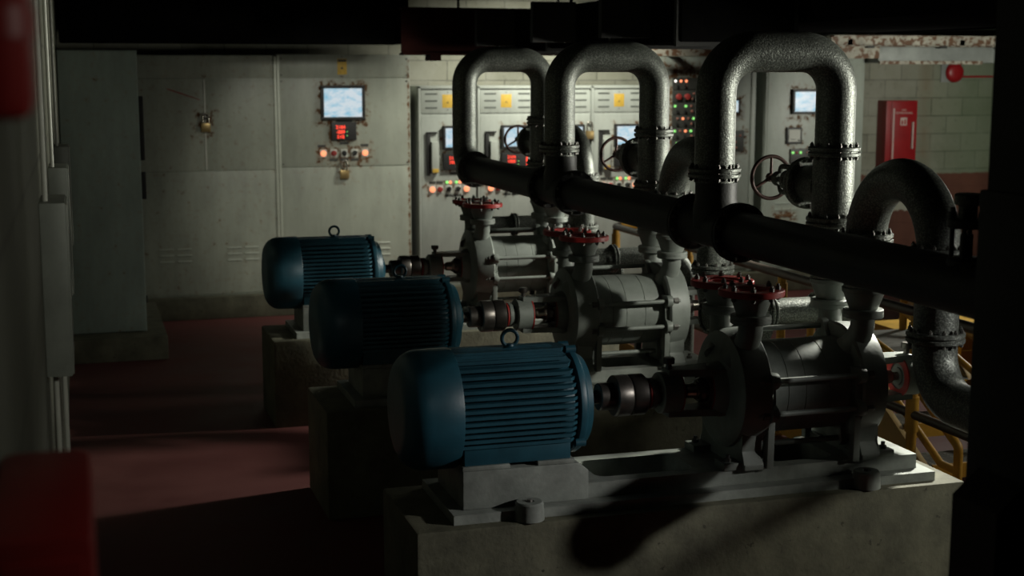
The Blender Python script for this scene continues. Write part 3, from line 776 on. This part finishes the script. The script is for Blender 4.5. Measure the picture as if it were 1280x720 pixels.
# D: four narrow feeder units
ux = [3.315, 3.935, 4.555, 5.175]
dl = ['narrow pale feeder cabinet, first of four, beside the large-screen cabinet', 'narrow pale feeder cabinet, second of four, seen inside the farthest pipe loop',
      'narrow pale feeder cabinet, third of four, mostly hidden by the middle pipe loop', 'narrow pale feeder cabinet, last of four, framed by the middle pipe loop']
for i, x in enumerate(ux):
    t = thing('feeder_cabinet', dl[i], 'cabinet', (x + .305, FY, .22), 'four pale feeder cabinets')
    mD = cabinet('cabinet_enamel_feeder', [(.09, 1.515, .14, .12, .07), (.09, 1.27, .14, .09, .06), (-.02, 1.02, .2, .04, .08)], (.42, .45, .40), .735)
    hull(t, x + .002, x + .614, .22, 2.26, mD)
    panel(t, x + .035, x + .60, 1.985, 2.225, mD, name='vent_panel'); panel(t, x + .035, x + .60, .26, 1.965, mD, name='door')
    part('post', MB().box(x + .004, x + .028, FY - .02, FY + .002, .22, 2.26, .004), mD, t); part('top_rail', MB().box(x + .004, x + .612, FY - .02, FY + .002, 2.232, 2.262, .004), mD, t)
    for sx in (.075, .44):
        for z in (2.04, 2.11, 2.18):
            part('vent_slot', MB().prism(rrect(x + sx, x + sx + .13, z - .009, z + .009, .0088, 4), 'XZ', FY - .0055, FY), 'slot', t)
    warning(t, x + .255, x + .37, 2.04, 2.175, big=False)
    monitor(t, x + .255, x + .54, 1.62, 1.86, b=.024)
    meter(t, x + .255, x + .54, 1.415, 1.58, ['2104', '1000'], bar=(i == 1))
    nameplate(t, x + .40, 1.375, .14)
    # breaker lever with grey guard
    lv = part('breaker_lever', MB().box(x + .085, x + .125, FY - .03, FY, 1.36, 1.80, .004), 'black', t)
    part('lever_top', MB().box(x + .085, x + .20, FY - .035, FY, 1.785, 1.80, .003), 'black', lv)
    part('lever_guard', MB().box(x + .13, x + .205, FY - .06, FY, 1.385, 1.70, .008), mD, lv)
    part('lever_tag', MB().box(x + .135, x + .20, FY - .064, FY - .058, 1.39, 1.43, .002), 'sign', lv)
    z = 1.215
    button(t, x + .145, z, 'led_orange'); button(t, x + .225, z, 'red_button'); button(t, x + .32, z, '', 'sel'); button(t, x + .415, z, '', 'sel2'); button(t, x + .505, z, 'led_orange')
    for xx in (.145, .22, .505): nameplate(t, x + xx, z + .07, .07)
    for xx in (.32, .41): nameplate(t, x + xx, z - .065, .085)
    for xx, m in ((.30, 'led_green'), (.335, 'led_orange'), (.40, 'led_green'), (.435, 'led_orange')): led(t, x + xx, z + .07, m, .014)
padlock(5.155, 1.78, 'brass padlock on the seam between the third and last feeder cabinets')

# E: alarm annunciator cabinet, F: end cabinet
t = thing('annunciator_cabinet', 'grey cabinet carrying a dark board of red, orange and green lamps', 'cabinet', (6.5, FY, .22))
mE = cabinet('cabinet_enamel_alarm', [(-.28, 1.7, .16, .52, .14), (.27, 1.81, .12, .07, .1), (.31, 1.44, .14, .1, .1), (.31, 1.44, .1, .1, .05)], (.36, .40, .35), .70)
hull(t, 5.95, 7.075, .22, 2.56, mE); panel(t, 5.98, 7.0, .26, 2.53, mE); part('side_strip', MB().box(7.02, 7.07, FY - .012, FY + .002, .24, 2.55, .003), mE, t)
cols = ['led_white,led_orange,led_orange,', ',,,dull_lamp', 'led_green,,led_green,dull_lamp', 'dull_lamp,led_orange,dull_lamp,led_green', 'led_green,dull_lamp,led_orange,led_green', 'led_green,dull_lamp,,led_green']
for r in range(6):
    z1 = 2.34 - r * .132
    md = part('lamp_module', MB().box(6.09, 6.40, FY - .03, FY, z1 - .125, z1, .004), 'plate', t)
    if r == 1:
        for x in (6.155, 6.255):
            part('push_button', MB().lathe((x, FY - .03, z1 - .07), (0, -1, 0), [(0, 0), (0, .034), (.015, .034), (.025, .026), (.03, 0)], 20), 'red_button', md)
    for c, m in enumerate(cols[r].split(',')):
        if m: led(md, 6.115 + c * .062 + (.03 if r % 2 else 0), z1 - .035, m, .012, FY - .03)
    led(md, 6.235 if r == 0 else 6.31, z1 - .09, 'dull_lamp', .013, FY - .03)
    for c in range(2 + r % 2): part('toggle', MB().box(6.13 + c * .09, 6.142 + c * .09, FY - .05, FY - .03, z1 - .11, z1 - .075), 'black', md)
monitor(t, 6.58, 6.87, 1.955, 2.115, b=.02)
md = part('lamp_module', MB().box(6.62, 6.93, FY - .03, FY, 1.55, 1.775, .004), 'plate', t)
for x, z, m in ((6.73, 1.72, 'led_green'), (6.82, 1.72, 'dull_lamp'), (6.885, 1.72, 'dull_lamp'), (6.83, 1.65, 'dull_lamp'), (6.75, 1.59, 'dull_lamp'), (6.84, 1.59, 'dull_lamp')): led(md, x, z, m, .012, FY - .03)
part('key_switch', MB().lathe((6.76, FY, 2.31), (0, -1, 0), [(0, 0), (0, .03), (.02, .03), (.03, .018), (.045, .016), (.045, 0)], 20), 'black', t)

t = thing('end_cabinet', 'grey end cabinet with blue screen, white gauge and green lamps beside the block wall', 'cabinet', (7.75, FY, .22))
mF = cabinet('cabinet_enamel_end', [(.0, 1.86, .24, .13, .11), (-.20, 1.50, .08, .09, .08), (-.07, 1.27, .15, .06, .08), (-.3, .6, .1, .05, .1)], (.37, .41, .355), .70)
hull(t, 7.20, 8.40, .22, 2.56, mF); panel(t, 7.22, 8.38, .26, 2.53, mF)
monitor(t, 7.50, 8.0, 1.945, 2.215, b=.028)
g = part('chart_gauge', MB().box(7.445, 7.63, FY - .035, FY, 1.62, 1.80, .006), 'bezel', t)
part('gauge_face', MB().box(7.468, 7.607, FY - .038, FY - .034, 1.643, 1.777), 'white', g)
part('gauge_knob', MB().cyl((7.585, FY - .037, 1.66), (7.585, FY - .046, 1.66), .009, None, 14), 'black', g)
part('gauge_needle', MB().box(7.49, 7.55, FY - .040, FY - .0375, 1.668, 1.674), 'black', g)
md = part('lamp_module', MB().box(7.50, 7.78, FY - .03, FY, 1.40, 1.565, .004), 'plate', t)
for x, m in ((7.525, 'led_green'), (7.572, 'red_button'), (7.62, 'led_green'), (7.70, 'dull_lamp')): led(md, x, 1.525, m, .012, FY - .03)
for z in (.83, .90, .97): part('louvre', MB().prism([(FY + .001, z), (FY - .014, z - .004), (FY - .001, z + .018)], 'YZ', 7.33, 7.60), mF, t)

# ------------------------------------------------------------------ fire cabinet and alarm bell on the block wall
t = thing('fire_extinguisher_cabinet', 'red fire extinguisher cabinet on the block wall', 'cabinet', (9.14, 14.7, 1.25))
part('carcass', MB().box(8.94, 9.345, 14.50, 14.7, 1.25, 2.075, .006), 'firered', t)
part('door', MB().box(9.0, 9.335, 14.485, 14.502, 1.27, 2.06, .004), 'firered', t)
part('door_edge_strip', MB().box(9.018, 9.034, 14.478, 14.487, 1.30, 1.985, .002), 'lettering', t, 'pale vertical strip')
part('handle', MB().box(9.262, 9.280, 14.455, 14.487, 1.52, 1.83, .004), 'lettering', t, 'pale bar handle')
text_mesh('lettering', 'FIRE', .032, 'lettering', t, (9.16, 14.484, 1.955))
text_mesh('lettering', 'EXTINGUISHER', .032, 'lettering', t, (9.16, 14.484, 1.922))
s = part('symbol_plate', MB().box(9.115, 9.20, 14.480, 14.486, 1.79, 1.88, .002), 'lettering', t, 'small square extinguisher symbol')
part('symbol_extinguisher', MB().box(9.165, 9.185, 14.478, 14.481, 1.80, 1.85).box(9.17, 9.18, 14.478, 14.481, 1.85, 1.868), 'firered', s)
part('symbol_flame', MB().prism([(9.128, 1.80), (9.15, 1.80), (9.152, 1.825), (9.14, 1.862), (9.126, 1.825)], 'XZ', 14.478, 14.481), 'firered', s)
t = thing('alarm_bell', 'round red alarm bell on a grey backing board', 'alarm bell', (9.9, 14.7, 2.40))
part('backing_board', MB().box(9.76, 10.03, 14.68, 14.7, 2.28, 2.51, .004), 'greyduct', t)
part('gong', MB().lathe((9.93, 14.68, 2.395), (0, -1, 0), [(0, 0), (0, .11), (.01, .118), (.025, .117), (.045, .105), (.06, .075), (.066, .03), (.066, .014), (.075, .012), (.075, 0)], 44), 'firered', t)
solo('alarm_conduit', MB().tube([(10.04, 14.685, 2.345), (12.4, 14.685, 2.345)], .012, 14), 'firered', (10.04, 14.685, 2.345), 'thin red conduit running right from the alarm bell', 'conduit')

# ------------------------------------------------------------------ overhead steel and trunking
t = thing('steel_channel', 'rusty white-flaked steel channel high on the block wall at the right', 'channel', (9.5, 13.8, 2.68))
part('web', MB().box(7.80, 12.0, 13.80, 13.82, 2.675, 2.79), 'flaky', t)
part('flange', MB().box(7.80, 12.0, 13.74, 13.80, 2.78, 2.79), 'flaky', t); part('flange', MB().box(7.80, 12.0, 13.74, 13.80, 2.675, 2.685), 'flaky', t)
for x in (8.2, 9.1, 9.85): part('clip', MB().box(x, x + .09, 13.73, 13.82, 2.655, 2.68), 'iron', t)
part('wall_bracket', MB().box(9.4, 9.46, 13.80, 14.698, 2.69, 2.75), 'iron', t); part('wall_bracket', MB().box(8.0, 8.06, 13.80, 14.698, 2.69, 2.75), 'iron', t)
solo('splice_plate', MB().box(7.82, 8.38, 13.78, 13.83, 2.545, 2.674, .004), 'flaky', (8.1, 13.8, 2.55), 'flaking white plate under the left end of the right-hand channel', 'plate')
t = thing('cable_trunking', 'grey sheet-metal trunking below the rusty channel at the upper right', 'trunking', (9.5, 13.9, 2.50))
part('trunking_body', MB().box(8.42, 12.0, 13.86, 14.25, 2.50, 2.672, .004), 'greyduct', t)
part('bottom_lip', MB().box(8.42, 9.72, 13.83, 13.87, 2.485, 2.52), 'flaky', t)
part('wall_bracket', MB().box(9.0, 9.05, 14.25, 14.698, 2.54, 2.60), 'iron', t)
solo('steel_channel', MB().box(5.75, 6.75, 13.80, 13.86, 2.565, 2.645, .003).box(6.0, 6.05, 13.86, 14.698, 2.58, 2.63), 'flaky', (6.2, 13.8, 2.56), 'short rusty channel above the annunciator cabinet', 'channel')
solo('steel_beam', MB().box(2.82, 5.2, 12.60, 12.62, 2.56, 2.96).box(2.82, 5.2, 12.53, 12.69, 2.95, 2.97).box(2.82, 5.2, 12.53, 12.69, 2.55, 2.57).box(3.06, 3.16, 12.5, 12.7, 2.50, 2.552), 'duct', (4.1, 12.6, 2.55), 'dark red steel beam across the top behind the farthest pipe loop', 'beam')  # real beam, made taller and longer to stand in for wall shadow
for x in (3.35, 4.3):
    solo('hanger_rod', MB().cyl((x, 12.61, 2.97), (x, 12.61, 3.6), .012, None, 10), 'iron', (x, 12.61, 3.2), ['thin hanger rod over the left end of the dark red beam', 'thin hanger rod over the right half of the dark red beam'][x > 4], 'rod', 'hanger rods')
t = thing('air_duct', 'long black air duct running overhead above the pipe loops', 'duct', (4.0, 9.5, 2.58))
part('duct_body', MB().box(3.62, 4.40, 8.25, 12.3, 2.585, 2.905, .006), 'shade_black', t)
for y in (8.26, 9.4, 10.8, 12.26): part('duct_flange', MB().box(3.59, 4.43, y, y + .04, 2.56, 2.93), 'iron', t)
for y in (8.75, 10.2, 11.75): part('hanger_bracket', MB().box(3.28, 3.62, y, y + .06, 2.62, 2.915), 'iron', t)
for y in (8.9, 11.4): part('hanger_strap', MB().cyl((4.0, y, 2.9), (4.0, y, 3.6), .014, None, 10), 'iron', t)
solo('overhead_platform', MB().box(4.46, 6.15, 2.0, 10.2, 2.71, 2.95, .006).box(6.15, 6.20, 2.0, 10.2, 2.70, 2.74).box(5.2, 5.3, 4, 4.1, 2.95, 3.598).box(5.2, 5.3, 9, 9.1, 2.95, 3.598), 'shade_black', (5.3, 6, 2.71), 'black platform hanging overhead at the upper right', 'platform')
solo('air_duct', MB().box(-.1, 3.05, 13.3, 14.0, 2.665, 3.4, .006).box(1.0, 1.06, 13.6, 13.66, 3.4, 3.598).box(2.4, 2.46, 13.6, 13.66, 3.4, 3.598), 'shade_black', (1.4, 13.6, 2.665), 'wide black duct added at the upper left to keep the wall top dark', 'duct')  # added bulk: blocks light from the wall top and covers it in black

# ------------------------------------------------------------------ left wall: boxes and conduits
blab = ['grey wall box nearest the camera on the left wall', 'second grey wall box along the left wall', 'farthest of the three grey wall boxes, next to the forward cabinet']
clab = ['bright conduit rising from the nearest wall box', 'bright conduit rising from the second wall box', 'bright conduit rising from the farthest wall box']
for k, y in enumerate((5.0, 6.85, 8.83)):
    t = thing('wall_box', blab[k], 'electrical box', (-.127, y, 1.37), 'boxes on the left wall')
    part('box_body', MB().box(-.127, -.043, y, y + .36, 1.37, 1.965, .004), 'boxgrey', t)
    part('box_lid', MB().box(-.047, -.037, y + .006, y + .354, 1.376, 1.959, .003), 'boxgrey', t)
    solo('conduit', MB().tube([(-.108, y + .09, 1.965), (-.108, y + .09, 3.2)], .009, 16), 'condmetal', (-.108, y + .09, 1.965), clab[k], 'conduit', 'conduits above the wall boxes')
    if k == 0:
        for q, x in enumerate((-.10, -.073)):
            solo('conduit', MB().tube([(x, y + .1 + q * .04, 1.37), (x, y + .1 + q * .04, .0)], .009, 16), 'condmetal', (x, y + .1, .1), ['dim conduit below the nearest wall box, against the wall', 'dim conduit below the nearest wall box, farther from the wall'][q], 'conduit', 'conduits below the wall box')
# out-of-focus red fittings close to the camera
t = thing('fire_main', 'blurred red pipe end hanging at the top left corner close to the camera', 'pipe', (-.075, 1.45, 2.0))
part('pipe_run', MB().lathe((-.078, 1.45, 0), (0, 0, 1), [(2.355, 0), (2.355, .028), (2.36, .038), (2.372, .044), (2.9, .044), (2.9, 0)], 36), 'near_red', t)
part('collar', MB().lathe((-.078, 1.45, 0), (0, 0, 1), [(2.432, .044), (2.432, .0465), (2.46, .0465), (2.46, .044)], 36), 'near_red', t)
part('wall_clip', MB().box(-.127, -.11, 1.43, 1.47, 2.40, 2.50), 'near_red', t)
t = thing('hose_cabinet', 'blurred red hose cabinet at the bottom left corner close to the camera', 'cabinet', (-.06, 1.9, 1.2))
part('carcass', MB().box(-.127, .002, 1.72, 2.15, 1.25, 1.852, .022), 'near_red', t)
part('door_panel', MB().box(-.11, -.012, 1.708, 1.722, 1.27, 1.825, .005), 'near_red', t)

# ------------------------------------------------------------------ black column at the right edge
t = thing('steel_column', 'black steel column filling the right edge of the picture', 'column', (2.6, 3.2, 0))
part('flange', MB().box(2.39, 2.415, 3.05, 3.35, 0, 3.6), 'iron', t); part('flange', MB().box(2.66, 2.685, 3.05, 3.35, 0, 3.6), 'iron', t)
part('web', MB().box(2.40, 2.67, 3.19, 3.21, 0, 3.6), 'iron', t)
part('cover_plate', MB().box(2.378, 2.70, 3.03, 3.37, 0, 2.08, .006), 'iron', t)
part('base_gusset', MB().prism([(2.37, 1.31), (2.37, .9), (2.29, .9), (2.29, 1.24)], 'XZ', 3.1, 3.3), 'iron', t)
t = thing('vent_valve', 'small black vent valve standing on the header beside the black column', 'valve', (HX, 3.88, 1.80))
part('saddle', MB().lathe((HX, 3.88, 1.79), (0, 0, 1), [(0, 0), (0, .06), (.02, .06), (.026, .05), (.026, .02), (.10, .02), (.10, 0)], 28), 'pipe_shade', t)
f = part('flange', MB().disc((HX, 3.88, 1.925), (0, 0, 1), .062, .03), 'pipe_shade', t)
for a_ in (45, 135, 225, 315):
    c = Vector((HX + .046 * math.cos(R(a_)), 3.88 + .046 * math.sin(R(a_)), 1.80))
    part('stud', MB().cyl(c, c + Vector((0, 0, .175)), .008, None, 12).lathe(c + Vector((0, 0, .14)), (0, 0, 1), [(0, 0), (0, .014), (.02, .014), (.02, 0)], 6), 'black', f)
part('cap', MB().lathe((HX, 3.88, 1.93), (0, 0, 1), [(0, 0), (0, .03), (.05, .03), (.055, .044), (.085, .044), (.09, .038), (.09, 0)], 32), 'pipe', t)

# ------------------------------------------------------------------ light
def area(name, loc, target, sx, sy, power, col, spread_deg=180):
    d = bpy.data.lights.new(name, 'AREA'); d.shape = 'RECTANGLE'; d.size = sx; d.size_y = sy; d.energy = power; d.color = col; d.spread = R(spread_deg)
    o = bpy.data.objects.new(name, d); COL.objects.link(o); o.location = loc
    o.rotation_euler = (Vector(target) - Vector(loc)).to_track_quat('-Z', 'Y').to_euler(); return o
def spot(name, loc, target, angle, blend, power, col, r=.12):
    d = bpy.data.lights.new(name, 'SPOT'); d.spot_size = R(angle); d.spot_blend = blend; d.energy = power; d.color = col; d.shadow_soft_size = r
    o = bpy.data.objects.new(name, d); COL.objects.link(o); o.location = loc
    o.rotation_euler = (Vector(target) - Vector(loc)).to_track_quat('-Z', 'Y').to_euler(); return o
K = (1.0, .99, .87)
area('aisle_lamp', (7.7, 9.7, 1.95), (4.2, 10.2, 1.0), .45, .45, 33, K, 130)
spot('bay_lamp', (7.0, 4.8, 2.1), (3.1, 5.75, 2.08), 23, .7, 880, K, .35)
spot('bay_lamp', (7.4, 6.5, 1.8), (2.9, 8.0, 2.15), 25, .7, 800, K, .3)
spot('bay_lamp', (7.7, 8.7, 1.8), (2.85, 10.0, 2.15), 22, .7, 900, K, .3)
spot('plinth_fill', (7.2, 3.0, 2.0), (3.25, 5.25, .30), 14, .8, 330, K, .12)  # added fill for the nearest plinth's front, no fitting known here
spot('pump_fill', (5.25, 6.8, 2.6), (3.3, 5.68, .92), 34, .6, 820, K, .12)  # extra spot added to brighten the nearest pump
spot('aisle_spot', (5.6, 4.6, 2.62), (2.85, 7.55, 1.15), 18, .6, 420, K, .1)
spot('pump_fill', (5.6, 8.9, 2.5), (3.2, 9.0, .8), 42, .5, 620, K, .12)  # second added spot, brightens the two farther pumps
spot('stair_fill', (7.6, 5.6, 2.5), (4.9, 7.1, .3), 34, .6, 120, K, .12)  # added only to lift the stair out of the dark
spot('cabinet_lamp', (4.7, 12.9, 3.3), (4.7, 14.2, 1.3), 120, .7, 260, K, .2)
spot('switchgear_fill', (2.3, 9.6, 3.45), (2.3, 14.1, 1.3), 36, .9, 200, K, .2)  # unseen spot added to light the two tall double cabinets
spot('end_wall_fill', (8.9, 10.6, 2.3), (8.8, 14.4, 1.8), 66, .6, 215, K, .2)  # invented source out of view, brightens end cabinets and block wall
spot('motor_lamp', (7.6, 1.5, 3.1), (1.80, 5.4, .83), 12.5, .7, 800, (1.0, .98, .93), .1)
spot('left_wall_fill', (2.3, 1.0, 2.95), (-.1, 2.6, 2.0), 84, .7, 26, K, .15)  # added fill on the near red fittings
spot('left_wall_fill', (2.0, .2, 3.1), (-.1, 6.0, 1.75), 34, .8, 75, K, .12)  # another added fill, for the wall boxes and conduits
SC.cycles.diffuse_bounces = 1; SC.cycles.max_bounces = 4

w = bpy.data.worlds.new('world'); SC.world = w; w.use_nodes = True
w.node_tree.nodes['Background'].inputs[0].default_value = (.5, .55, .5, 1); w.node_tree.nodes['Background'].inputs[1].default_value = .0005

# ------------------------------------------------------------------ camera
cd = bpy.data.cameras.new('camera'); cd.lens = 50.0; cd.sensor_width = 36.0; cd.clip_start = .05; cd.clip_end = 100
cam = bpy.data.objects.new('camera', cd); COL.objects.link(cam)
cam.location = (0, 0, 2.4); cam.rotation_euler = (PI / 2 - math.atan(270 / 1778), 0, -R(17.0))
cd.dof.use_dof = True; cd.dof.focus_distance = 6.6; cd.dof.aperture_fstop = 2.8
SC.camera = cam
SC.view_settings.view_transform = 'Standard'; SC.view_settings.look = 'None'
SC.view_settings.exposure = 0.0; SC.view_settings.gamma = 1.0; SC.view_settings.use_curve_mapping = False
